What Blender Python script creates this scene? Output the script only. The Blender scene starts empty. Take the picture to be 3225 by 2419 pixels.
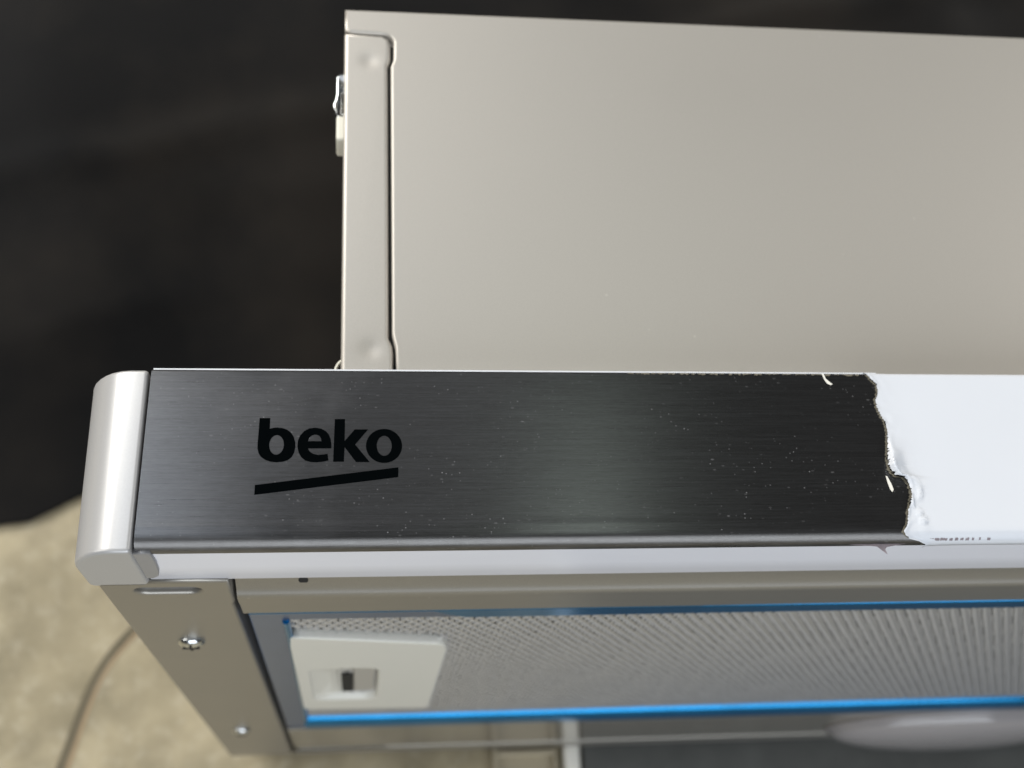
import bpy, bmesh, math, random
import numpy as np
from mathutils import Matrix, Vector, noise
random.seed(7)
SC = bpy.context.scene
COL = SC.collection
R = math.radians
mm = 0.001

# ------------------------------------------------------------ camera
cam_d = bpy.data.cameras.new('camera')
cam = bpy.data.objects.new('camera', cam_d); COL.objects.link(cam)
Rm = Matrix(((0.992450086, -0.005012102, -0.122546747),
             (-0.043957422, 0.918252896, -0.393547157),
             (0.114501404, 0.395962749, 0.911099847)))
cam.matrix_world = Matrix.Translation((0.03585, -0.05532, 0.19621)) @ Rm.to_4x4()
cam_d.sensor_width = 36.0
cam_d.lens = 36.0 * 3900 / 3225
cam_d.clip_start = 0.01; cam_d.clip_end = 20
cam_d.dof.use_dof = True
cam_d.dof.focus_distance = 0.206
cam_d.dof.aperture_fstop = 19
SC.camera = cam

# ------------------------------------------------------------ world, lamps, exposure
w = bpy.data.worlds.new('World'); SC.world = w; w.use_nodes = True
w.node_tree.nodes['Background'].inputs[0].default_value = (0.95, 0.95, 0.95, 1)
w.node_tree.nodes['Background'].inputs[1].default_value = 0.042
SC.view_settings.view_transform = 'Standard'; SC.view_settings.look = 'None'
SC.view_settings.exposure = 0.0; SC.view_settings.gamma = 1.0

def area(name, loc, target, sx, sy, power, col):
    l = bpy.data.lights.new(name, 'AREA'); l.shape = 'RECTANGLE'; l.size = sx; l.size_y = sy
    l.energy = power; l.color = col
    o = bpy.data.objects.new(name, l); COL.objects.link(o); o.location = loc
    o.rotation_euler = (Vector(target) - Vector(loc)).to_track_quat('-Z', 'Y').to_euler()
    return o
area('window_lamp', (-0.75, 1.15, 0.75), (0.1, 0.05, 0), 0.9, 0.7, 28, (1.0, 0.965, 0.90))
area('left_lamp', (-1.05, 0.05, 0.85), (0.0, 0.0, 0), 0.35, 0.9, 6, (1.0, 0.97, 0.90))
area('near_lamp', (0.25, -1.05, 0.62), (0.1, 0.0, -0.05), 1.3, 1.2, 15, (0.90, 0.95, 1.0))
area('streak_lamp', (0.238, 0.36, 0.84), (0.07, 0.003, 0), 0.022, 0.12, 0.22, (0.85, 1.0, 0.92))
area('steel_fill_lamp', (-0.09, 0.95, 1.05), (0.05, 0.0, 0), 0.74, 0.35, 0.58, (0.90, 0.94, 1.0))  # added dim fill that greys the steel left of the streak
area('right_fill_lamp', (1.45, 0.75, 0.85), (0.3, 0.08, 0), 0.5, 0.9, 4.5, (1.0, 0.97, 0.92))  # added fill to lift the housing's darker right side
area('blue_fill_lamp', (-0.27, 0.62, 1.10), (0.0, 0.0, 0), 0.12, 0.45, 0.9, (0.62, 0.78, 1.0))  # added fill that tints the steel's left end blue

# ------------------------------------------------------------ helpers
ROOT = Vector((250, 60, -275))     # hood base in mm
def mk(name, verts, faces, mat, parent=None, origin=None, smooth=False, auto=None):
    o0 = ROOT if origin is None else Vector(origin)
    me = bpy.data.meshes.new(name)
    me.from_pydata([((v[0]-o0.x)*mm, (v[1]-o0.y)*mm, (v[2]-o0.z)*mm) for v in verts], [], faces)
    me.update()
    bm = bmesh.new(); bm.from_mesh(me); bmesh.ops.recalc_face_normals(bm, faces=bm.faces); bm.to_mesh(me); bm.free()
    o = bpy.data.objects.new(name, me); COL.objects.link(o)
    if mat: me.materials.append(mat)
    if parent: o.parent = parent
    elif origin is not None: o.location = o0*mm
    if smooth:
        me.polygons.foreach_set('use_smooth', [True]*len(me.polygons))
        if auto: me.set_sharp_from_angle(angle=R(auto))
    return o
def bev(o, width, seg=3, ang=40):
    m = o.modifiers.new('bevel', 'BEVEL'); m.width = width*mm; m.segments = seg; m.limit_method = 'ANGLE'; m.angle_limit = R(ang)
    m.harden_normals = False
    o.data.polygons.foreach_set('use_smooth', [True]*len(o.data.polygons))
    wn = o.modifiers.new('wn', 'WEIGHTED_NORMAL'); wn.keep_sharp = False
    return o
def box_vf(a, b, base=0):
    x0, y0, z0 = a; x1, y1, z1 = b
    v = [(x0,y0,z0),(x1,y0,z0),(x1,y1,z0),(x0,y1,z0),(x0,y0,z1),(x1,y0,z1),(x1,y1,z1),(x0,y1,z1)]
    f = [(0,3,2,1),(4,5,6,7),(0,1,5,4),(1,2,6,5),(2,3,7,6),(3,0,4,7)]
    return v, [tuple(i+base for i in q) for q in f]
def box(name, a, b, mat, parent=None, origin=None, bw=0):
    v, f = box_vf(a, b)
    o = mk(name, v, f, mat, parent, origin)
    if bw: bev(o, bw)
    return o
def boxes(name, lst, mat, parent=None, origin=None, bw=0):
    V = []; F = []
    for a, b in lst:
        v, f = box_vf(a, b, len(V)); V += v; F += f
    o = mk(name, V, F, mat, parent, origin)
    if bw: bev(o, bw)
    return o
def plate(name, outer, holes, fmap, depth, bevel, mat, parent=None, origin=None, res=2):
    """flat plate with holes: 2D outlines -> filled, bevelled solid; fmap(u,v,w)->xyz mm, w toward the front"""
    cu = bpy.data.curves.new(name, 'CURVE'); cu.dimensions = '2D'; cu.fill_mode = 'BOTH'
    for pts in [outer]+holes:
        s = cu.splines.new('POLY'); s.points.add(len(pts)-1)
        for p, q in zip(s.points, pts): p.co = (q[0], q[1], 0, 1)
        s.use_cyclic_u = True
    cu.extrude = max(depth/2-bevel, 0.0005); cu.bevel_depth = bevel; cu.bevel_resolution = res; cu.offset = -bevel
    co = bpy.data.objects.new(name, cu); COL.objects.link(co)
    dg = bpy.context.evaluated_depsgraph_get(); dg.update()
    me = bpy.data.meshes.new_from_object(co.evaluated_get(dg))
    V = [fmap(v.co.x, v.co.y, v.co.z-depth/2) for v in me.vertices]
    F = [tuple(p.vertices) for p in me.polygons]
    bpy.data.objects.remove(co); bpy.data.meshes.remove(me)
    o = mk(name, V, F, mat, parent, origin)
    bm = bmesh.new(); bm.from_mesh(o.data); bmesh.ops.remove_doubles(bm, verts=bm.verts, dist=1e-6)
    bmesh.ops.recalc_face_normals(bm, faces=bm.faces); bm.to_mesh(o.data); bm.free()
    if bevel > 0.02:
        o.data.polygons.foreach_set('use_smooth', [True]*len(o.data.polygons)); o.modifiers.new('wn', 'WEIGHTED_NORMAL').weight = 90
    return o
def arc(cx, cy, r, a0, a1, n=6):
    return [(cx+r*math.cos(R(a0+(a1-a0)*i/n)), cy+r*math.sin(R(a0+(a1-a0)*i/n))) for i in range(n+1)]
def rrect(x0, y0, x1, y1, r, n=6):
    return arc(x1-r, y1-r, r, 0, 90, n)+arc(x0+r, y1-r, r, 90, 180, n)+arc(x0+r, y0+r, r, 180, 270, n)+arc(x1-r, y0+r, r, 270, 360, n)
def sweep_x(name, prof, x0, x1, mat, parent=None, closed=True, origin=None, nx=1, auto=40):
    """profile of (y,z) swept along x"""
    n = len(prof); V = []; F = []
    for i in range(nx+1):
        x = x0+(x1-x0)*i/nx
        V += [(x, y, z) for y, z in prof]
    for i in range(nx):
        for j in range(n if closed else n-1):
            k = (j+1) % n
            F.append((i*n+j, i*n+k, (i+1)*n+k, (i+1)*n+j))
    if closed:
        F.append(tuple(range(n))); F.append(tuple(nx*n+j for j in range(n-1, -1, -1)))
    return mk(name, V, F, mat, parent, origin, smooth=True, auto=auto)
def tube(name, pts, r, mat, parent=None, origin=None, n=10):
    V = []; F = []
    P = [Vector(p) for p in pts]
    for i, p in enumerate(P):
        t = (P[min(i+1, len(P)-1)]-P[max(i-1, 0)]).normalized()
        a = t.orthogonal().normalized() if i == 0 else (pa - t*pa.dot(t)).normalized()
        pa = a; b = t.cross(a)
        V += [tuple(p+(a*math.cos(2*math.pi*k/n)+b*math.sin(2*math.pi*k/n))*r) for k in range(n)]
    for i in range(len(P)-1):
        for k in range(n):
            F.append((i*n+k, i*n+(k+1) % n, (i+1)*n+(k+1) % n, (i+1)*n+k))
    F.append(tuple(range(n))); F.append(tuple((len(P)-1)*n+k for k in range(n)))
    return mk(name, V, F, mat, parent, origin, smooth=True, auto=50)

# ------------------------------------------------------------ materials
def M(name):
    m = bpy.data.materials.new(name); m.use_nodes = True
    nt = m.node_tree; b = nt.nodes['Principled BSDF']
    return m, nt, b
def N(nt, t, **k):
    n = nt.nodes.new(t)
    for a, v in k.items():
        if a in ('data_type', 'blend_type', 'operation', 'feature', 'noise_dimensions', 'distance'): setattr(n, a, v)
        else: n.inputs[a].default_value = v
    return n
def coords(nt, scale=(1, 1, 1), loc=(0, 0, 0)):
    t = nt.nodes.new('ShaderNodeTexCoord'); mp = nt.nodes.new('ShaderNodeMapping')
    mp.inputs['Scale'].default_value = scale; mp.inputs['Location'].default_value = loc
    nt.links.new(t.outputs['Object'], mp.inputs[0]); return mp.outputs[0]
def ramp(nt, fac, stops, interp='LINEAR'):
    r = nt.nodes.new('ShaderNodeValToRGB'); r.color_ramp.interpolation = interp
    e = r.color_ramp.elements
    while len(e) < len(stops): e.new(0.5)
    for q, (p, c) in zip(e, stops):
        q.position = p; q.color = (c, c, c, 1) if isinstance(c, (int, float)) else (*c, 1)
    nt.links.new(fac, r.inputs[0]); return r.outputs[0]
def noise_tex(nt, vec, scale, detail=4, rough=0.5, dist=0):
    n = nt.nodes.new('ShaderNodeTexNoise'); n.inputs['Scale'].default_value = scale
    n.inputs['Detail'].default_value = detail; n.inputs['Roughness'].default_value = rough
    n.inputs['Distortion'].default_value = dist
    nt.links.new(vec, n.inputs['Vector']); return n.outputs['Fac']
def mix(nt, fac, a, b, mode='MIX'):
    m = nt.nodes.new('ShaderNodeMix'); m.data_type = 'RGBA'; m.blend_type = mode
    for s, i in ((fac, 0), (a, 6), (b, 7)):
        if hasattr(s, 'links') or hasattr(s, 'is_linked'): nt.links.new(s, m.inputs[i])
        else: m.inputs[i].default_value = s if isinstance(s, (int, float)) else (*s, 1)
    return m.outputs[2]
def math_n(nt, op, a, b=0.0, c=0.0):
    m = nt.nodes.new('ShaderNodeMath'); m.operation = op
    for i, s in enumerate((a, b, c)):
        if hasattr(s, 'is_linked'): nt.links.new(s, m.inputs[i])
        else: m.inputs[i].default_value = s
    return m.outputs[0]
def bump(nt, b, h, strength, dist):
    n = nt.nodes.new('ShaderNodeBump'); n.inputs['Strength'].default_value = strength; n.inputs['Distance'].default_value = dist
    nt.links.new(h, n.inputs['Height']); nt.links.new(n.outputs[0], b.inputs['Normal']); return n

def paint(name, col, metallic=0.45, rough=0.42, dimples=()):
    m, nt, b = M(name)
    v = coords(nt)
    f = noise_tex(nt, v, 5200, 2, 0.6)
    g = noise_tex(nt, v, 14, 3, 0.5)
    c1 = mix(nt, ramp(nt, f, [(0.3, 0.0), (0.7, 1.0)]), tuple(x*0.93 for x in col), tuple(min(1, x*1.07) for x in col))
    c2 = mix(nt, ramp(nt, g, [(0.35, 0.0), (0.7, 0.22)]), c1, tuple(x*0.82 for x in col))
    # small specks of dust on the paint
    vo = nt.nodes.new('ShaderNodeTexVoronoi'); vo.inputs['Scale'].default_value = 110; nt.links.new(v, vo.inputs['Vector'])
    sp = ramp(nt, vo.outputs['Distance'], [(0.0, 0.5), (0.04, 0.0)])
    c3 = mix(nt, sp, c2, (0.8, 0.78, 0.72))
    nt.links.new(c3, b.inputs['Base Color'])
    b.inputs['Metallic'].default_value = metallic
    nt.links.new(ramp(nt, g, [(0.3, rough*0.92), (0.7, rough*1.1)]), b.inputs['Roughness'])
    h = math_n(nt, 'MULTIPLY', f, 0.000006)
    for (px, py, r, amp) in dimples:      # pressed spot-weld dents (mm)
        gx = nt.nodes.new('ShaderNodeVectorMath'); gx.operation = 'DISTANCE'
        t = nt.nodes.new('ShaderNodeTexCoord'); nt.links.new(t.outputs['Object'], gx.inputs[0])
        gx.inputs[1].default_value = ((px-ROOT.x)*mm, (py-ROOT.y)*mm, (-18.4-ROOT.z)*mm)
        d = math_n(nt, 'DIVIDE', gx.outputs['Value'], r*mm)
        e = math_n(nt, 'EXPONENT', math_n(nt, 'MULTIPLY', math_n(nt, 'POWER', d, 2.0), -1.0))
        h = math_n(nt, 'ADD', h, math_n(nt, 'MULTIPLY', e, -amp*mm))
    n = bump(nt, b, h, 1.0, 1.0)
    return m
BODY = (0.54, 0.51, 0.465)
m_body = paint('silver_beige_paint', BODY)
m_flange = paint('silver_beige_paint_flange', BODY, dimples=((37.6, 111.5, 1.7, 0.17), (38.0, 44.4, 1.9, 0.20)))
m_rail = paint('silver_beige_paint_rail', (0.375, 0.36, 0.33), 0.75, 0.40)
m_slot = paint('silver_grey_slot', (0.30, 0.295, 0.29), 0.6, 0.45)
m_gloss = paint('glossy_rear_paint', (0.34, 0.32, 0.28), 0.55, 0.16)

def simple(name, col, rough=0.5, metallic=0.0, nscale=0, namp=0.1, bumpd=0.0, bscale=800, **kw):
    m, nt, b = M(name)
    b.inputs['Base Color'].default_value = (*col, 1); b.inputs['Roughness'].default_value = rough; b.inputs['Metallic'].default_value = metallic
    v = coords(nt)
    if nscale:
        f = noise_tex(nt, v, nscale, 4, 0.6)
        nt.links.new(mix(nt, f, tuple(x*(1-namp) for x in col), tuple(min(1, x*(1+namp)) for x in col)), b.inputs['Base Color'])
    if bumpd:
        bump(nt, b, noise_tex(nt, v, bscale, 3, 0.5), 1.0, bumpd*mm)
    for k, x in kw.items(): b.inputs[k.replace('_', ' ')].default_value = x
    return m
m_cap = simple('pearl_grey_plastic', (0.50, 0.50, 0.505), 0.36, 0.3, 2600, 0.07, 0.006, 2600)
m_tab = simple('grey_plastic_tab', (0.33, 0.33, 0.34), 0.4, 0.2, 600, 0.05)
m_film = simple('white_protective_film', (0.72, 0.75, 0.81), 0.30, 0.0, 60, 0.015, 0.02, 90)
m_filmlow = simple('white_film_underside', (0.85, 0.86, 0.93), 0.25, 0.0, 40, 0.02, 0.02, 60)
m_residue = simple('torn_film_residue', (0.16, 0.145, 0.11), 0.7, 0.0, 1800, 0.5, 0.03, 2500)
m_black = simple('black_print', (0.0015, 0.0022, 0.0026), 0.5, 0.0, Specular_IOR_Level=0.0)
m_gap = simple('dark_gap', (0.012, 0.012, 0.012), 0.8)
m_latch = simple('white_latch_plastic', (0.74, 0.73, 0.67), 0.32, 0.0, 300, 0.02, 0.004, 700)
m_slider = simple('grey_latch_slider', (0.42, 0.40, 0.36), 0.4, 0.0, 300, 0.03)
m_screw = simple('zinc_screw', (0.75, 0.78, 0.80), 0.18, 1.0, 900, 0.05)
m_wire = simple('cream_wire', (0.78, 0.76, 0.66), 0.4)
m_mesh = simple('aluminium_mesh', (0.58, 0.58, 0.59), 0.34, 0.6, 250, 0.05)
m_frame = simple('filter_frame_metal', (0.17, 0.225, 0.36), 0.30, 0.75, 90, 0.08, 0.01, 300)
m_blue = simple('blue_protective_film', (0.012, 0.20, 0.45), 0.20, 0.78, 45, 0.4, 0.02, 200)  # tone noise stands in for uneven reflections on the film
m_white = simple('white_plastic', (0.86, 0.84, 0.77), 0.4, 0.0, 300, 0.03)

# brushed steel
m_steel, nt, b = M('brushed_steel')
v = coords(nt, (1, 18, 1))
f1 = noise_tex(nt, v, 620, 6, 0.7)
v2 = coords(nt, (1, 40, 1), (3, 1, 2))
f2 = noise_tex(nt, v2, 90, 5, 0.65)
vb = coords(nt)
bl = noise_tex(nt, vb, 70, 4, 0.6)
base = mix(nt, ramp(nt, f1, [(0.3, 0.0), (0.7, 1.0)]), (0.095, 0.092, 0.09), (0.15, 0.147, 0.145))
base = mix(nt, ramp(nt, f2, [(0.42, 0.0), (0.75, 0.3)]), base, (0.24, 0.24, 0.245))
# dust and tiny fluff
def specks(scale, r0, r1, loc, sc=(1, 1, 1)):
    vv = coords(nt, sc, loc)
    vo = nt.nodes.new('ShaderNodeTexVoronoi'); vo.inputs['Scale'].default_value = scale; nt.links.new(vv, vo.inputs['Vector'])
    rnd = nt.nodes.new('ShaderNodeSeparateColor'); nt.links.new(vo.outputs['Color'], rnd.inputs[0])
    keep = math_n(nt, 'MULTIPLY', math_n(nt, 'GREATER_THAN', rnd.outputs[0], 0.6), rnd.outputs[1])
    return math_n(nt, 'MULTIPLY', ramp(nt, vo.outputs['Distance'], [(r0, 1.0), (r1, 0.0)]), keep)
s1 = specks(1300, 0.09, 0.2, (0, 0, 0))
s2 = specks(380, 0.03, 0.06, (.3, .2, .1), (1, 0.6, 1))
s3 = specks(1100, 0.10, 0.22, (.1, .5, .3), (0.5, 1, 1))
dust = math_n(nt, 'MAXIMUM', s1, math_n(nt, 'MAXIMUM', s2, math_n(nt, 'MULTIPLY', s3, 0.4)))
patch = ramp(nt, bl, [(0.42, 0.08), (0.62, 1.0)])
dust = math_n(nt, 'MULTIPLY', dust, patch)
dust = math_n(nt, 'MULTIPLY', dust, 0.42)
nt.links.new(base, b.inputs['Base Color'])
b.inputs['Metallic'].default_value = 1.0
b.inputs['Anisotropic'].default_value = 0.8
tg = nt.nodes.new('ShaderNodeCombineXYZ'); tg.inputs[1].default_value = 1.0; nt.links.new(tg.outputs[0], b.inputs['Tangent'])
nt.links.new(ramp(nt, f2, [(0.3, 0.27), (0.8, 0.33)]), b.inputs['Roughness'])
bump(nt, b, f1, 0.2, 0.000006)
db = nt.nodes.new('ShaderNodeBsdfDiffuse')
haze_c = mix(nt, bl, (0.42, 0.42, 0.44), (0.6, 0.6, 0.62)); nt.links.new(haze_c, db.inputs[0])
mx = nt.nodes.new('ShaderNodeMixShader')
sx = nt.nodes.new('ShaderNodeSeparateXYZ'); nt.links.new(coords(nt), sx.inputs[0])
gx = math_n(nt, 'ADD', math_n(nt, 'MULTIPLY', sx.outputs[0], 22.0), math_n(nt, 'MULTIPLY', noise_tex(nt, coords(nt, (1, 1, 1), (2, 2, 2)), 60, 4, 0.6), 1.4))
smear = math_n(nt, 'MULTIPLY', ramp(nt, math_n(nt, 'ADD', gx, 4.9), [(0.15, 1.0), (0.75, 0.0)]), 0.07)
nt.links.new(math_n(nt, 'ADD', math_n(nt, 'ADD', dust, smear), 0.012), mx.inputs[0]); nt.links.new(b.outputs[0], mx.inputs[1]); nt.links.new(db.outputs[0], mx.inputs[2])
nt.links.new(mx.outputs[0], nt.nodes['Material Output'].inputs[0])

# lamp cover
m_lens, nt, b = M('lamp_cover_plastic')
b.inputs['Base Color'].default_value = (0.52, 0.49, 0.49, 1); b.inputs['Roughness'].default_value = 0.07
b.inputs['Transmission Weight'].default_value = 0.4; b.inputs['Coat Weight'].default_value = 0.6; b.inputs['Coat Roughness'].default_value = 0.03; b.inputs['IOR'].default_value = 1.45
bump(nt, b, noise_tex(nt, coords(nt), 60, 2, 0.5), 0.6, 0.0004)

# floor
m_floor, nt, b = M('floor_stone')
v = coords(nt)
n1 = noise_tex(nt, v, 42, 4, 0.55); n2 = noise_tex(nt, v, 12, 4, 0.55); n3 = noise_tex(nt, v, 150, 4, 0.6)
c = mix(nt, ramp(nt, n1, [(0.35, 0.0), (0.65, 1.0)]), (0.25, 0.215, 0.14), (0.46, 0.395, 0.265))
c = mix(nt, ramp(nt, n2, [(0.4, 0.0), (0.7, 0.6)]), c, (0.20, 0.17, 0.10))
c = mix(nt, ramp(nt, n3, [(0.5, 0.0), (0.8, 0.5)]), c, (0.52, 0.47, 0.36))
nt.links.new(c, b.inputs['Base Color']); b.inputs['Roughness'].default_value = 0.6
bump(nt, b, n1, 0.6, 0.001)
m_joint = simple('floor_joint_grey', (0.13, 0.11, 0.07), 0.8, 0.0, 120, 0.3)
m_orange = simple('orange_clay_edge', (0.33, 0.245, 0.15), 0.8, 0.0, 120, 0.2)
# cloth
m_cloth, nt, b = M('black_cloth')
v = coords(nt)
n1 = noise_tex(nt, v, 7, 4, 0.6); n2 = noise_tex(nt, v, 1500, 2, 0.5)
c = mix(nt, ramp(nt, n1, [(0.40, 0.0), (0.62, 1.0)]), (0.0035, 0.0035, 0.004), (0.0135, 0.0115, 0.0098))
nt.links.new(c, b.inputs['Base Color']); b.inputs['Roughness'].default_value = 0.9
b.inputs['Sheen Weight'].default_value = 0.08; b.inputs['Specular IOR Level'].default_value = 0.15
bump(nt, b, n2, 0.6, 0.0004)
m_slab = simple('dark_grey_slab', (0.085, 0.088, 0.084), 0.55, 0.0, 90, 0.3, 0.2, 120)
m_card = simple('beige_card', (0.40, 0.35, 0.25), 0.6, 0.0, 60, 0.12)

# ------------------------------------------------------------ setting
FZ = -277.0
def tag(o, label=None, cat=None, group=None, kind=None):
    if label: o['label'] = label
    if cat: o['category'] = cat
    if group: o['group'] = group
    if kind: o['kind'] = kind
    return o
fl = mk('floor', [(-1800, -1500, FZ), (2000, -1500, FZ), (2000, 2000, FZ), (-1800, 2000, FZ)], [(0, 1, 2, 3)], m_floor, origin=(0, 0, FZ))
tag(fl, kind='structure')
# joint between two floor slabs: a shallow dark line with an orange clay edge
def ribbon(name, pts, wd, z, mat, parent=None):
    V = []; F = []
    P = [Vector((p[0], p[1], 0)) for p in pts]
    Q = []
    for i in range(len(P)-1):
        p0 = P[max(i-1, 0)]; p1 = P[i]; p2 = P[i+1]; p3 = P[min(i+2, len(P)-1)]
        for k in range(8):
            t = k/8
            Q.append(0.5*((2*p1)+(p2-p0)*t+(2*p0-5*p1+4*p2-p3)*t*t+(3*p1-p0-3*p2+p3)*t**3))
    Q.append(P[-1])
    for i, q in enumerate(Q):
        t = (Q[min(i+1, len(Q)-1)]-Q[max(i-1, 0)]).normalized(); nn = Vector((-t.y, t.x, 0))
        ww = wd*(0.85+0.3*noise.noise(q*0.05))
        V += [tuple(q+nn*ww/2+Vector((0, 0, z))), tuple(q-nn*ww/2+Vector((0, 0, z)))]
    for i in range(len(Q)-1): F.append((2*i, 2*i+1, 2*i+3, 2*i+2))
    return mk(name, V, F, mat, parent, origin=(0, 0, FZ))
J = [(-95, -90), (-79, -40), (-68.6, 0), (-60, 29.9), (-48.5, 47.5), (-30, 66), (0, 90), (60, 120)]
tag(ribbon('floor_joint', J, 3.2, FZ+0.35, m_joint), kind='structure')
tag(ribbon('floor_joint_edge', [(x+2.3, y-0.8) for x, y in J], 1.6, FZ+0.25, m_orange), kind='structure')

# black cloth with soft folds, its front edge running across the floor at the lower left
nx, ny = 150, 110
V = []; F = []
def cloth_edge(x):
    pts = [(-600, 40), (-300, 62), (-160, 78), (-103, 88.6), (-90, 89.5), (-83, 93), (-73, 99), (-50, 108), (0, 128), (120, 150), (700, 150)]
    for (a, ya), (c_, yc) in zip(pts, pts[1:]):
        if a <= x <= c_:
            t = (x-a)/(c_-a); return ya+(yc-ya)*t
    return 150
for i in range(nx+1):
    x = -600+1300*i/nx
    y0 = cloth_edge(x)
    for j in range(ny+1):
        t = j/ny; y = y0+(760-y0)*t**1.3
        fade = max(0.0, min(1.0, (20-x)/60)) if y < 420 else 1.0
        fade = max(fade, max(0.0, min(1.0, (y-150)/80)))
        q = Vector((x*0.008, y*0.004, 0.3))
        h = 20*(0.5+noise.noise(q))+9*(0.5+noise.noise(q*2.3+Vector((5, 1, 2))))
        h += 6*math.exp(-((x+70+0.18*(y-150))/22)**2)
        h += 3.0*math.exp(-((y-230-0.30*(x+100)+6*noise.noise(Vector((x*0.02, 0, 0))))/9)**2)+2.5*math.exp(-((x+95+0.5*(y-260))/8)**2)
        h = h*fade*min(1.0, 0.04+max(0, y-y0)/70)
        V.append((x, y, FZ+1.6+h))
n = ny+1
for i in range(nx):
    for j in range(ny): F.append((i*n+j, (i+1)*n+j, (i+1)*n+j+1, i*n+j+1))
cl = mk('cloth', V, F, m_cloth, origin=(0, 300, FZ), smooth=True)
sm = cl.modifiers.new('solid', 'SOLIDIFY'); sm.thickness = 1.2*mm; sm.offset = -1
tag(cl, 'matte black cloth with soft folds spread on the floor behind the appliance', 'cloth')

# things on the floor past the lower edge
o = box('slab', (118.6, -210, FZ), (640, 20, FZ+5), m_slab, origin=(380, -95, FZ), bw=1.0)
tag(o, 'dark grey speckled slab on the floor at the lower right', 'slab')
o = box('strip', (111.2, -210, FZ), (117.4, 22, FZ+7), m_white, origin=(114, -95, FZ), bw=1.6)
tag(o, 'narrow off-white strip lying along the edge of the dark grey slab', 'strip')
tr = bpy.data.objects.new('tray', None); COL.objects.link(tr); tr.location = Vector((97, -40, FZ))*mm
tag(tr, 'shallow beige tray with raised rims beside the off-white strip', 'tray')
O = (97, -40, FZ)
box('tray_base', (87, -80, FZ), (109, -1.6, FZ+1.2), m_card, tr, O)
boxes('tray_rim', [((85, -80, FZ), (87, 1, FZ+6)), ((107.5, -80, FZ+1.2), (109, -1.6, FZ+5)), ((87, -1.6, FZ), (109, 0.4, FZ+5)), ((87, -80, FZ+1.2), (107.5, -78.5, FZ+5))], m_card, tr, O, 0.5)

# ------------------------------------------------------------ the hood
H = bpy.data.objects.new('cooker_hood', None); COL.objects.link(H); H.location = ROOT*mm
tag(H, 'silver beige cooker hood lying on its back, white film half peeled off its steel front', 'cooker hood')

# --- upper housing
body = box('housing', (33.0, 36, -275), (565, 123.9, -19.9), m_body, H)
bev(body, 0.8)
# front sheet with a step cut out for the corner flange
outl = [(32.5, 124.5), (32.5, 118.9)]+[(34, 118.6), (40.2, 118.4)]+arc(40.6, 116.2, 2.2, 90, 0, 6)+[(42.75, 111.8), (42.15, 110.0), (42.05, 47.5), (42.7, 44.5), (42.9, 36), (565, 36), (565, 124.5)]
fs = plate('front_sheet', outl, [], lambda u, v, w: (u, v, -17.9+w), 1.9, 0.55, m_body, body, res=5)
outl = [(32.4, 36), (41.6, 36), (42.25, 38.2), (42.3, 43.6), (42.1, 45.3), (41.45, 46.8), (41.5, 110.2), (42.1, 112), (42.1, 115.6), (41.7, 117.5), (40.3, 118.3), (32.4, 118.5)]
cf = plate('corner_flange', outl, [], lambda u, v, w: (u, v, -18.3+w), 2.0, 0.85, m_flange, body, res=4)
box('seam_shade', (41.2, 37, -20.3), (43.2, 116.4, -19.7), m_gap, body)  # dark strip added to deepen the shade inside the seam
# clip and wire on the left side of the housing
cl2 = bpy.data.objects.new('tmp', None); bpy.data.objects.remove(cl2)
clip = plate('side_clip', [(32.9, 108.6), (31.6, 109.2), (30.9, 108.2), (30.9, 104), (30.7, 102.6), (30.25, 101.4), (30.3, 100.6), (30.9, 99.0), (31.3, 98.0), (32.9, 98.0)],
      [[(32.4, 106.3), (31.7, 106.0), (32.3, 105.2)], [(32.5, 104.2), (32.0, 104.2), (31.9, 98.9), (32.5, 98.9)]], lambda u, v, w: (u, v, -20+w), 6, 0.2, m_screw, H)
box('plug', (30.9, 92.4, -26), (33.0, 98.3, -19.6), m_wire, H, bw=0.5)
pts = [(33.3+2.0*math.cos(R(a)), 39.8+3.1*math.sin(R(a)), -20) for a in range(90, 190, 8)]+[(31.3, y, -20) for y in (38.5, 37, 35.5)]
tube('wire_loop', pts, 0.27, m_wire, H)

# --- visor (pull-out drawer)
visor = box('visor', (-8.6, 8, -261.5), (588, 33.5, -22), m_rail, H)
def rail_plate(name, outl, depth, bevel, mat, parent, y=0.0, holes=(), res=3):
    # outline in (x, z); w goes towards -y
    return plate(name, outl, list(holes), lambda u, v, w: (u, y-w, v), depth, bevel, mat, parent, res=res)
rail = rail_plate('side_rail', [(-8.9, -19.5), (13.35, -19.5), (13.35, -34), (13.0, -36), (13.0, -262), (-8.4, -262)], 8.0, 0.7, m_rail, visor, holes=[rrect(-3.2, -27.4, 8.2, -22.9, 2.2, 6)])
# pressed slot
rail_plate('pressed_slot', rrect(-4.2, -28.4, 9.2, -21.9, 2.2, 6), 2.0, 0.3, m_slot, rail, y=1.0)
def screw(x, z, r):
    nseg = 28; V = [(x, -1.75, z)]; F = []
    prof = [(0.25, -1.73), (0.5, -1.6), (0.75, -1.3), (0.93, -0.85), (1.0, -0.4), (0.97, 0.1)]
    for q, y in prof:
        V += [(x+q*r*math.cos(2*math.pi*k/nseg), y, z+q*r*math.sin(2*math.pi*k/nseg)) for k in range(nseg)]
    for k in range(nseg): F.append((0, 1+k, 1+(k+1) % nseg))
    for i in range(len(prof)-1):
        for k in range(nseg):
            a = 1+i*nseg+k; c_ = 1+i*nseg+(k+1) % nseg
            F.append((a, c_, c_+nseg, a+nseg))
    s = mk('screw', V, F, m_screw, rail, smooth=True)
    cr = boxes('cross_slot', [((x-0.62*r, -1.85, z-0.09*r), (x+0.62*r, -1.45, z+0.09*r)), ((x-0.09*r, -1.87, z-0.62*r), (x+0.09*r, -1.47, z+0.62*r))], m_gap, s)
screw(1.6, -67, 2.8); screw(1.0, -197, 2.7)
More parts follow.
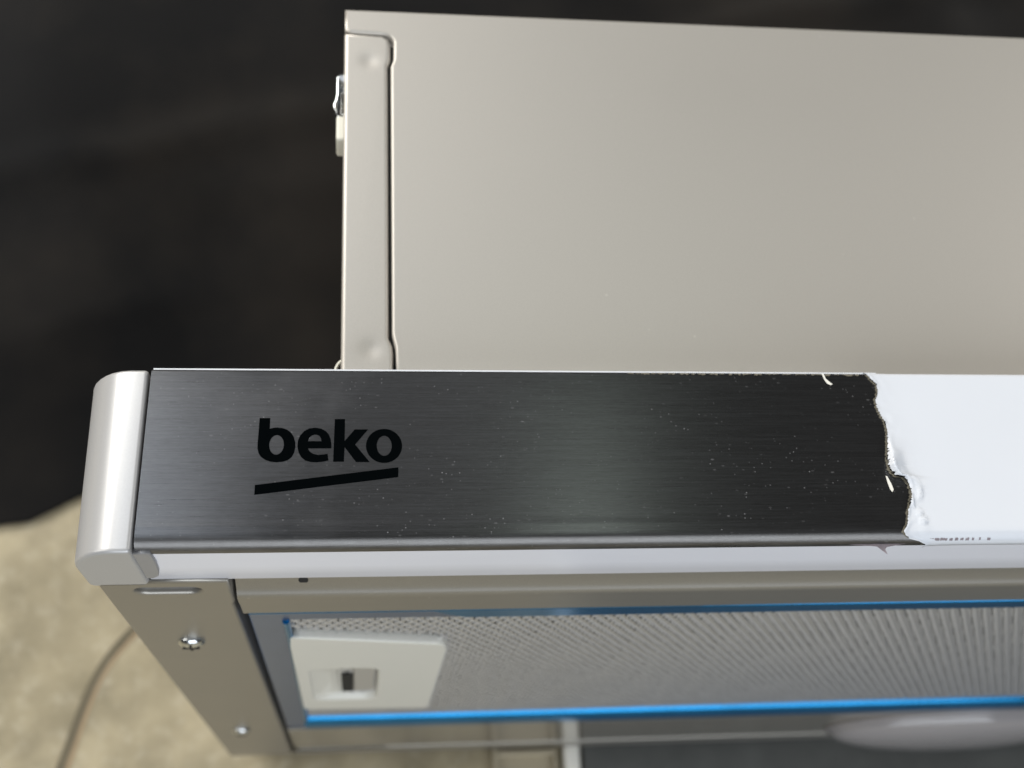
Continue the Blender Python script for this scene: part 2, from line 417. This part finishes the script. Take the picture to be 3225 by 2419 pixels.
# front bar of the visor: hollow step rising to a rolled edge, then flat up to the filter
prof = [(7.5, -21.5), (3.2, -21.6), (2.6, -24.5), (2.0, -27.2), (1.3, -29.2)]
prof += [(0.1+1.3*(1-math.sin(R(a))), -32.2+2.2*math.cos(R(a))) for a in (25, 40, 55, 70, 82, 90)]
prof += [(0.1, -34.5), (0.35, -38), (0.4, -45.2), (7.5, -45.2)]
bar = sweep_x('front_bar', prof, 13.9, 588, m_rail, visor)
mk('bar_hole', [(26+0.9*math.cos(2*math.pi*k/20), 2.09+0.222*1.3*math.sin(2*math.pi*k/20)-0.04, -26.7+1.3*math.sin(2*math.pi*k/20)) for k in range(20)], [tuple(range(20))], m_gap, bar)
# rear panel, glossy, and its lip
rear = rail_plate('rear_panel', [(14.4, -204.0), (588, -204.0), (588, -249), (14.6, -249)], 6.0, 0.25, m_gloss, visor, y=0.3)
rail_plate('rear_lip', [(16.0, -250.2), (588, -249.4), (588, -263), (13.6, -263), (13.6, -251.3)], 6.5, 0.5, m_rail, visor, y=0.0)
mk('lip_gap_shade', [(13.4, -0.04, -250.2), (46, -0.04, -249.9), (46, -0.04, -250.4), (16.5, -0.04, -253.2), (13.4, -0.04, -254.0)], [(0, 1, 2, 3, 4)], m_gap, visor)  # flat dark wedge drawn as the shade in the lip's gap

# --- grease filter
fo = [(14.5, -46.2), (560, -46.2), (560, -203.4), (14.3, -203.4)]
fi = [(22.0, -54.2), (552, -54.2), (552, -197.5), (20.9, -197.5)]
filt = rail_plate('grease_filter', fo, 5.0, 0.4, m_frame, visor, y=1.0, holes=[fi])
# aluminium expanded mesh: staggered bumps and pits as real relief
x0, x1, z0, z1 = 20.6, 553.0, -53.8, -198.0
dx = 0.30; dz = 0.36
nxm = int((x1-x0)/dx); nzm = int((z0-z1)/dz)
xs = np.linspace(x0, x1, nxm+1); zs = np.linspace(z0, z1, nzm+1)
X, Z = np.meshgrid(xs, zs, indexing='ij')
warp = 0.25*np.sin(X*0.043+0.7)+0.18*np.sin(X*0.11+Z*0.03)
U = ((X+warp)/1.24+Z/2.44)/2; Wv = (-(X+warp)/1.24+Z/2.44)/2
hgt = 0.5*np.cos(2*np.pi*U)+0.5*np.cos(2*np.pi*Wv)
Y = 1.9-0.46*hgt-0.12*np.sin(X*0.02)
verts = np.stack([(X-ROOT.x)*mm, (Y-ROOT.y)*mm, (Z-ROOT.z)*mm], -1).reshape(-1, 3)
idx = np.arange((nxm+1)*(nzm+1)).reshape(nxm+1, nzm+1)
q = np.stack([idx[:-1, :-1], idx[:-1, 1:], idx[1:, 1:], idx[1:, :-1]], -1).reshape(-1, 4)
hq = 0.25*(hgt[:-1, :-1]+hgt[:-1, 1:]+hgt[1:, 1:]+hgt[1:, :-1]).reshape(-1)
Us = ((X+warp)/1.24+(Z-0.62)/2.44)/2; Ws = (-(X+warp)/1.24+(Z-0.62)/2.44)/2
hs = 0.5*np.cos(2*np.pi*Us)+0.5*np.cos(2*np.pi*Ws)
hsq = 0.25*(hs[:-1, :-1]+hs[:-1, 1:]+hs[1:, 1:]+hs[1:, :-1]).reshape(-1)
Xq = X[:-1, :-1].reshape(-1); Zq = Z[:-1, :-1].reshape(-1)
zl = -66.6-(Xq-21.6)*0.272             # sheet cut along the latch's front edge; dark line stands for its shadow
shade_cut = (Xq < 53.5) & (Zq < zl+0.9) & (Zq > zl-2.2)
q = q[(hq > -0.86) & (hsq < 0.80) & ~shade_cut]     # pierced slits on one flank of each bump, and in the pits
me = bpy.data.meshes.new('mesh_sheet')
me.vertices.add(len(verts)); me.vertices.foreach_set('co', verts.reshape(-1).astype(np.float32))
me.loops.add(q.size); me.loops.foreach_set('vertex_index', q.reshape(-1).astype(np.int32))
me.polygons.add(len(q)); me.polygons.foreach_set('loop_start', np.arange(0, q.size, 4, dtype=np.int32))
me.polygons.foreach_set('use_smooth', np.ones(len(q), dtype=bool))
me.update(calc_edges=True); me.validate()
me.materials.append(m_mesh)
ms = bpy.data.objects.new('mesh_sheet', me); COL.objects.link(ms); ms.parent = filt
box('filter_core', (20.8, 3.2, -198.2), (552.8, 5.8, -53.6), simple('grey_inner_layer', (0.05, 0.05, 0.05), 0.6), filt)
# blue protective film still on the frame edges
tube('blue_film', [(14.9, 0.95, -46.0), (100, 0.95, -46.0), (300, 0.95, -46.0), (560, 0.95, -46.0)], 0.58, m_blue, filt)
tube('blue_film', [(105, 1.0, -45.9), (150, 0.85, -45.9), (560, 0.75, -45.9)], 0.78, m_blue, filt)
V = []; F = []; ncol = 120
for i in range(ncol+1):
    x = 50+508*(i/ncol)**1.6
    zc = -46.2-7.9*min(1, (i/9.0))
    V += [(x, 0.86, -46.4), (x, 0.86, zc)]
for i in range(ncol): F.append((2*i, 2*i+1, 2*i+3, 2*i+2))
mk('blue_film', V, F, m_blue, filt)
tube('blue_film', [(21.5, 0.9, -54.6), (21.6, 0.8, -64), (21.5, 0.9, -90), (20.9, 0.9, -160), (20.5, 0.9, -198)], 0.75, m_blue, filt)
prof = [(2.5, -186.8), (1.2, -187.0), (0.2, -188.0), (-0.5, -190.5), (-0.8, -193.5), (-0.6, -197.0), (0.2, -200.0), (0.9, -201.2), (2.0, -201.2)]
sweep_x('blue_film', prof, 20.2, 559, m_blue, filt, auto=80)
# white latch with recessed grip
lo = [(21.6, -67.4), (24.5, -67.7), (53.2, -76.4), (54.8, -77.6), (55.8, -82.0), (55.9, -163.6), (54.9, -165.6), (22.4, -163.0), (20.9, -160.5), (21.2, -75)]
lh = [(x, z) for x, z in rrect(24.4, -147.0, 40.8, -103.0, 3.6, 8)]
# make the opening lean like the photo's
latch = rail_plate('latch', lo, 2.6, 0.55, m_latch, filt, y=0.0, holes=[lh], res=4)
V = []; F = []
nn = len(lh)
def wy(x): return 0.7+1.5*max(0, min(1, (x-24.4)/9.0))
for k, (x, z) in enumerate(lh):
    V += [(x, 0.35, z), (24.9+(x-24.4)*0.94, wy(x), -105.0+(z+103.0)*0.93)]
for k in range(nn): F.append((2*k, 2*((k+1) % nn), 2*((k+1) % nn)+1, 2*k+1))
V.append((30.0, wy(30.0), -122.0))
for k in range(nn): F.append((2*k+1, 2*((k+1) % nn)+1, 2*nn))
mk('latch_recess', V, F, m_latch, filt, smooth=True, auto=35)
rail_plate('latch_slider', rrect(34.9, -137.5, 40.0, -104.5, 0.8, 4), 1.2, 0.3, m_slider, filt, y=0.75)
rail_plate('latch_slot', [(31.8, -141.5), (34.8, -141.5), (34.8, -117.0), (31.8, -117.0)], 0.9, 0.05, m_gap, filt, y=1.2)

# --- lamp cover
V = []; F = []; nu, nv = 64, 16
cx, cz, rx, rz, ry = 246.0, -233.0, 46.0, 27.0, 8.6
for j in range(nv+1):
    t = j/nv; rr = math.sin(t*math.pi/2); yy = -ry*math.cos(t*math.pi/2)**0.8
    for i in range(nu):
        a = 2*math.pi*i/nu
        V.append((cx+rx*rr*math.cos(a), 0.1+yy, cz+rz*rr*math.sin(a)))
for j in range(nv):
    for i in range(nu):
        F.append((j*nu+i, j*nu+(i+1) % nu, (j+1)*nu+(i+1) % nu, (j+1)*nu+i))
lc = mk('lamp_cover', V, F, m_lens, visor, smooth=True)
pts = [(cx+(rx+0.6)*math.cos(2*math.pi*i/64), -0.2, cz+(rz+0.6)*math.sin(2*math.pi*i/64)) for i in range(65)]
tube('cover_rim', pts, 0.9, m_lens, lc)

# --- end cap
capp = [(0, 0), (-3.0, 0), (-4.6, -.35), (-6.1, -1.15), (-7.4, -2.35), (-8.5, -3.8), (-9.4, -5.4), (-10.0, -7.2), (-10.3, -9.2), (-10.3, -20.3), (-9.4, -21.2), (0, -21.2)]
ys = [0, 34]
V = []; F = []; n = len(capp)
for y in ys:
    t = y/34
    for k, (x, z) in enumerate(capp):
        f_ = max(0, min(1, (z+21.2)/12.0))
        V.append((x*(1+0.05*t)-0.2*t, y, z-5.0*t*f_))
for k in range(n): F.append((k, (k+1) % n, n+(k+1) % n, n+k))
F.append(tuple(range(n-1, -1, -1))); F.append(tuple(range(n, 2*n)))
cap = mk('end_cap', V, F, m_cap, H, smooth=True)
# round the lower and upper rims, keep the curved front smooth
bmd = cap.modifiers.new('bevel', 'BEVEL'); bmd.width = 0.75*mm; bmd.segments = 4; bmd.limit_method = 'ANGLE'; bmd.angle_limit = R(50)
wn = cap.modifiers.new('wn', 'WEIGHTED_NORMAL')
tab = rail_plate('cap_tab', [(-0.05, -1.6), (2.75, -1.6), (2.95, -7), (2.7, -12.5), (2.2, -15.6), (1.2, -16.9), (-0.05, -16.9)], 1.0, 0.3, m_tab, cap, y=0.15)
# little shelf that shows at the cap's inner corner
box('inner_shelf', (-0.05, 1.0, -20.4), (1.0, 1.6, -17.2), m_gap, cap)

# --- front panel: leaning back towards the top, rolled lower lip
lean = 4.32/34
r = 2.1
prof = [(33.9, -18), (33.9, -5.4), (33.75, -4.75), (33.4, -4.32)]
prof += [(y, -lean*y) for y in np.linspace(31, 6, 5)]+[(4.7, -lean*4.7), (4.3, -lean*4.3+0.035), (3.95, -lean*3.95), (3.4, -lean*3.4)]
cy_, cz_ = 2.75, -2.25
prof += [(cy_-2.1*math.sin(R(a))*1.0, cz_+1.95*math.cos(R(a))) for a in (10, 22, 34, 46, 58, 70, 82, 90)]
prof += [(0.68, -3.4), (1.4, -3.6), (2.5, -3.6), (2.5, -18)]
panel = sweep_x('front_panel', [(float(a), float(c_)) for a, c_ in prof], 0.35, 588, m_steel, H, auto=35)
def P3(x, y, off): return (x, y, -lean*y+off)
def pmap(off): return lambda u, v, w: (u, v, -lean*v+off+w)
LB = [(19.08, 24.2), (20.86, 24.2), (20.85, 22.15), (21.48, 22.32), (22.15, 22.38), (22.99, 22.27), (23.76, 21.96), (24.45, 21.38), (24.93, 20.58), (25.19, 19.63), (25.24, 18.68), (25.07, 17.64), (24.68, 16.79), (24.03, 16.23), (23.21, 15.95), (22.22, 15.84), (21.23, 15.96), (20.39, 16.28), (19.62, 16.84), (19.18, 17.55), (18.97, 18.5), (18.96, 19.44), (19.02, 21.73)]
LBh = [(22.1+1.21*math.cos(2*math.pi*i/32), 19.1+1.86*math.sin(2*math.pi*i/32)) for i in range(32)]
LE = [(31.24, 18.44), (31.25, 19.24), (31.1, 20.19), (30.78, 21.06), (30.26, 21.69), (29.49, 22.16), (28.47, 22.35), (27.46, 22.21), (26.63, 21.69), (25.98, 20.87), (25.62, 19.82), (25.59, 18.67), (25.82, 17.63), (26.26, 16.79), (26.94, 16.18), (27.86, 15.88), (28.86, 15.82), (29.86, 15.93), (30.81, 16.17), (30.64, 17.38), (29.84, 17.25), (29.0, 17.19), (28.24, 17.38), (27.65, 17.82), (27.3, 18.44)]
LEh = [(27.32, 19.78), (27.45, 20.33), (27.78, 20.78), (28.3, 21.04), (28.75, 21.04), (29.2, 20.8), (29.48, 20.33), (29.57, 19.77)]
LK = [(31.75, 24.02), (33.49, 24.03), (33.47, 19.81), (35.15, 22.02), (37.4, 22.03), (35.23, 19.14), (37.66, 15.85), (35.39, 15.86), (33.48, 18.66), (33.37, 15.92), (31.58, 15.93)]
LO = [(40.12+3.06*math.cos(2*math.pi*i/48), 18.9+3.22*math.sin(2*math.pi*i/48)) for i in range(48)]
LOh = [(40.15+1.27*math.cos(2*math.pi*i/40), 18.9+1.92*math.sin(2*math.pi*i/40)) for i in range(40)]
for nm, o_, h_ in (('letter_b', LB, [LBh]), ('letter_e', LE, [LEh]), ('letter_k', LK, []), ('letter_o', LO, [LOh])):
    plate(nm, o_, h_, pmap(0.05), 0.08, 0.0, m_black, panel)
plate('underline_bar', [(18.87, 11.67), (42.49, 14.82), (42.47, 13.03), (18.84, 9.91)], [], pmap(0.05), 0.08, 0.0, m_black, panel)

# --- white protective film on the right part of the front, with its torn edge
T = [(128.2, 33.75), (128.99, 33.25), (129.67, 32.18), (130.23, 31.37), (130.31, 30.03), (130.25, 29.49), (129.61, 28.49), (129.32, 27.16), (129.44, 25.52), (129.87, 24.73), (130.15, 23.23), (130.16, 21.94), (129.4, 19.05), (128.86, 17.15), (128.33, 15.58), (128.07, 14.15), (128.53, 13.28), (128.92, 12.41), (129.79, 11.85), (130.61, 12.4), (131.45, 12.1), (131.56, 11.66), (131.85, 10.61), (131.86, 9.39), (131.21, 7.87), (130.64, 6.67), (130.08, 5.48), (129.92, 4.29), (129.53, 3.1), (128.89, 1.9), (129.65, 1.3), (132.0, 0.8)]
# re-measured outline (x against height) : image x 2720..2880 seen on the leaning panel
T = [(128.3, 33.75), (128.99, 33.25), (129.67, 32.18), (130.23, 31.37), (130.31, 30.03), (129.95, 29.0), (129.4, 28.0), (129.3, 27.0), (129.5, 25.6), (129.9, 24.6), (130.25, 23.4), (130.3, 21.94), (129.7, 19.05), (129.3, 17.15), (128.9, 15.58), (128.8, 14.4), (129.2, 13.4), (129.9, 12.5), (130.9, 12.55), (131.5, 11.9), (131.95, 10.9), (132.0, 9.6), (131.5, 8.1), (130.9, 6.7), (130.4, 5.5), (130.1, 4.3), (129.6, 3.1), (128.9, 2.1), (129.8, 1.35), (133.0, 0.75)]
Ty = np.array([t[1] for t in T])[::-1]; Tx = np.array([t[0] for t in T])[::-1]
# profile samples of the panel's outer skin
sk = [(33.9, -5.2), (33.75, -4.72), (33.4, -4.28)]
sk += [(y, -lean*y) for y in np.linspace(33.1, 3.2, 230)]
sk += [(cy_-2.12*math.sin(R(a)), cz_+1.97*math.cos(R(a))) for a in np.linspace(10, 96, 26)]
sk += [(0.66, -3.2)]
sk = [(float(a), float(c_)) for a, c_ in sk]
def film_sheet(name, off, mat, shift, jag, lift, x_end, parent, amp=1.0, width=None):
    V = []; F = []; ncx = 70
    for j, (y, z) in enumerate(sk):
        xe = float(np.interp(y, Ty, Tx)) + shift
        xs = xe; xe += jag*(noise.noise(Vector((y*4.3, off*9, 1.7)))+0.6*noise.noise(Vector((y*11, 2, off*7))))
        # outward normal in the yz plane
        a = sk[max(j-1, 0)]; c_ = sk[min(j+1, len(sk)-1)]
        ty, tz = c_[0]-a[0], c_[1]-a[1]; L = math.hypot(ty, tz); ny_, nz_ = tz/L, -ty/L
        if nz_ < -0.3: ny_, nz_ = -ny_, -nz_
        for i in range(ncx+1):
            t = i/ncx
            x = xe+(x_end-xe)*(t**2.6) if width is None else xe+width*t*max(0.35, 0.75+1.9*noise.noise(Vector((y*0.7, 5, 1)))+1.2*noise.noise(Vector((y*4, 5, 1))))
            d = x-xs
            h = off
            if lift:
                curl = 0.25+0.75*math.exp(-((y-14.0)/2.2)**2)+0.4*math.exp(-((y-7)/3.0)**2)
                h += lift*curl*math.exp(-(d/0.55)**2)
                # wrinkles fanning from the tear
                h += amp*0.30*math.exp(-((d-1.6-0.10*(y-9))/0.30)**2)*math.exp(-((y-10.0)/2.0)**2)
                h += amp*0.34*math.exp(-((d-3.0+0.45*(y-4))/0.32)**2)*math.exp(-((y-4.6)/2.2)**2)
                h += amp*0.22*math.exp(-((d-1.0+0.35*(y-6))/0.22)**2)*math.exp(-((y-7.6)/1.6)**2)
                h += amp*0.16*math.exp(-(d/2.6)**2)*(0.5+0.5*noise.noise(Vector((d*0.9, y*0.55, 3))))
                h += amp*0.9*math.exp(-((d-0.0)/2.8)**2)*math.exp(-((y-15)/3.2)**2)*max(0, min(1, d/0.5))
            V.append((x, y+ny_*h, z+nz_*h))
    n = ncx+1
    for j in range(len(sk)-1):
        for i in range(ncx): F.append((j*n+i, j*n+i+1, (j+1)*n+i+1, (j+1)*n+i))
    o = mk(name, V, F, mat, parent, smooth=True)
    return o
film = film_sheet('protective_film', 0.10, m_film, 0.0, 0.27, 0.55, 587.5, panel, amp=1.9)
sd = film.modifiers.new('solid', 'SOLIDIFY'); sd.thickness = 0.05*mm; sd.offset = -1
film_sheet('film_residue', 0.03, m_residue, -0.30, 0.34, 0.0, 0, panel, width=0.75)
# white film still wrapped over the top edge, a bright line along the whole strip
sweep_x('film_edge', [(33.75, -4.55), (34.12, -4.75), (34.12, -17), (33.92, -17), (33.92, -5.0)], 0.6, 131, m_film, panel)
# underside of the strip under white film
under = sweep_x('film_underside', [(0.80, -3.3), (0.72, -12), (0.75, -20.0), (0.95, -20.5), (2.6, -20.5), (2.6, -3.3)], 0.3, 588, m_filmlow, panel)
# ragged scraps: along the top edge, under the lip, and the perforation along the roll
V = []; F = []
def scrap(pts, off=0.06):
    b0 = len(V)
    for x, y in pts: V.append(P3(x, y, off))
    F.append(tuple(range(b0, b0+len(pts))))
x = 84.0
while x < 127.6:
    wdt = random.uniform(0.5, 2.2)
    pts = [(x, 33.55), (x+wdt, 33.55)]+[(x+wdt*(1-k/5), 33.55-random.uniform(0.08, 0.42)) for k in range(6)]
    scrap(pts); x += wdt+random.uniform(0.1, 0.9)
mk('film_residue', V, F, m_residue, panel)
for pts, off in (([(120.3, 33.6), (120.7, 33.6), (120.9, 32.6), (121.5, 31.9), (122.0, 31.4), (121.6, 31.2), (121.0, 31.5), (120.6, 32.3)], 0.1),
                 ([(128.05, 12.9), (128.35, 12.7), (128.75, 11.4), (128.95, 10.2), (128.6, 9.7), (128.3, 10.2), (128.1, 11.6)], 0.08)):
    V = []; F = []
    scrap(pts, off)
    mk('film_scrap', V, F, m_white, panel)
def lip(x, a, off=0.14):   # point on the roll at angle a
    return (x, cy_-(2.12+off)*math.sin(R(a)), cz_+(1.97+off)*math.cos(R(a)))
V = []; F = []
def lipscrap(x0_, x1_, a0, a1):
    b0 = len(V); n_ = 8
    for k in range(n_+1): V.append(lip(x0_+(x1_-x0_)*k/n_, a0+random.uniform(-3, 3)))
    for k in range(n_, -1, -1): V.append(lip(x0_+(x1_-x0_)*k/n_, a1+random.uniform(-3, 3)))
    F.append(tuple(range(b0, len(V))))
x = 132.4
for wdt, gap in ((1.0, .25), (.8, .2), (.9, .1), (1.3, .4), (.6, .4), (.6, .4), (.55, .4), (.65, .5), (.4, .9), (.3, 1.2), (.6, .3)):
    lipscrap(x, x+wdt, 45, 58); x += wdt+gap
b0 = len(V)
for q_ in [(119, .62), (121, .35), (123.2, .25), (124.6, .1), (125.3, -.5), (126.0, -1.1), (126.3, -1.3), (126.0, -.4), (126.4, .0), (128, .25), (130, .55), (130, .8), (119, .8)]:
    V.append((q_[0], q_[1]+.1, -2.2))
F.append(tuple(range(b0, len(V))))
mk('film_residue', V, F, simple('purple_grey_residue', (0.27, 0.23, 0.25), 0.7, 0, 900, 0.4), panel)
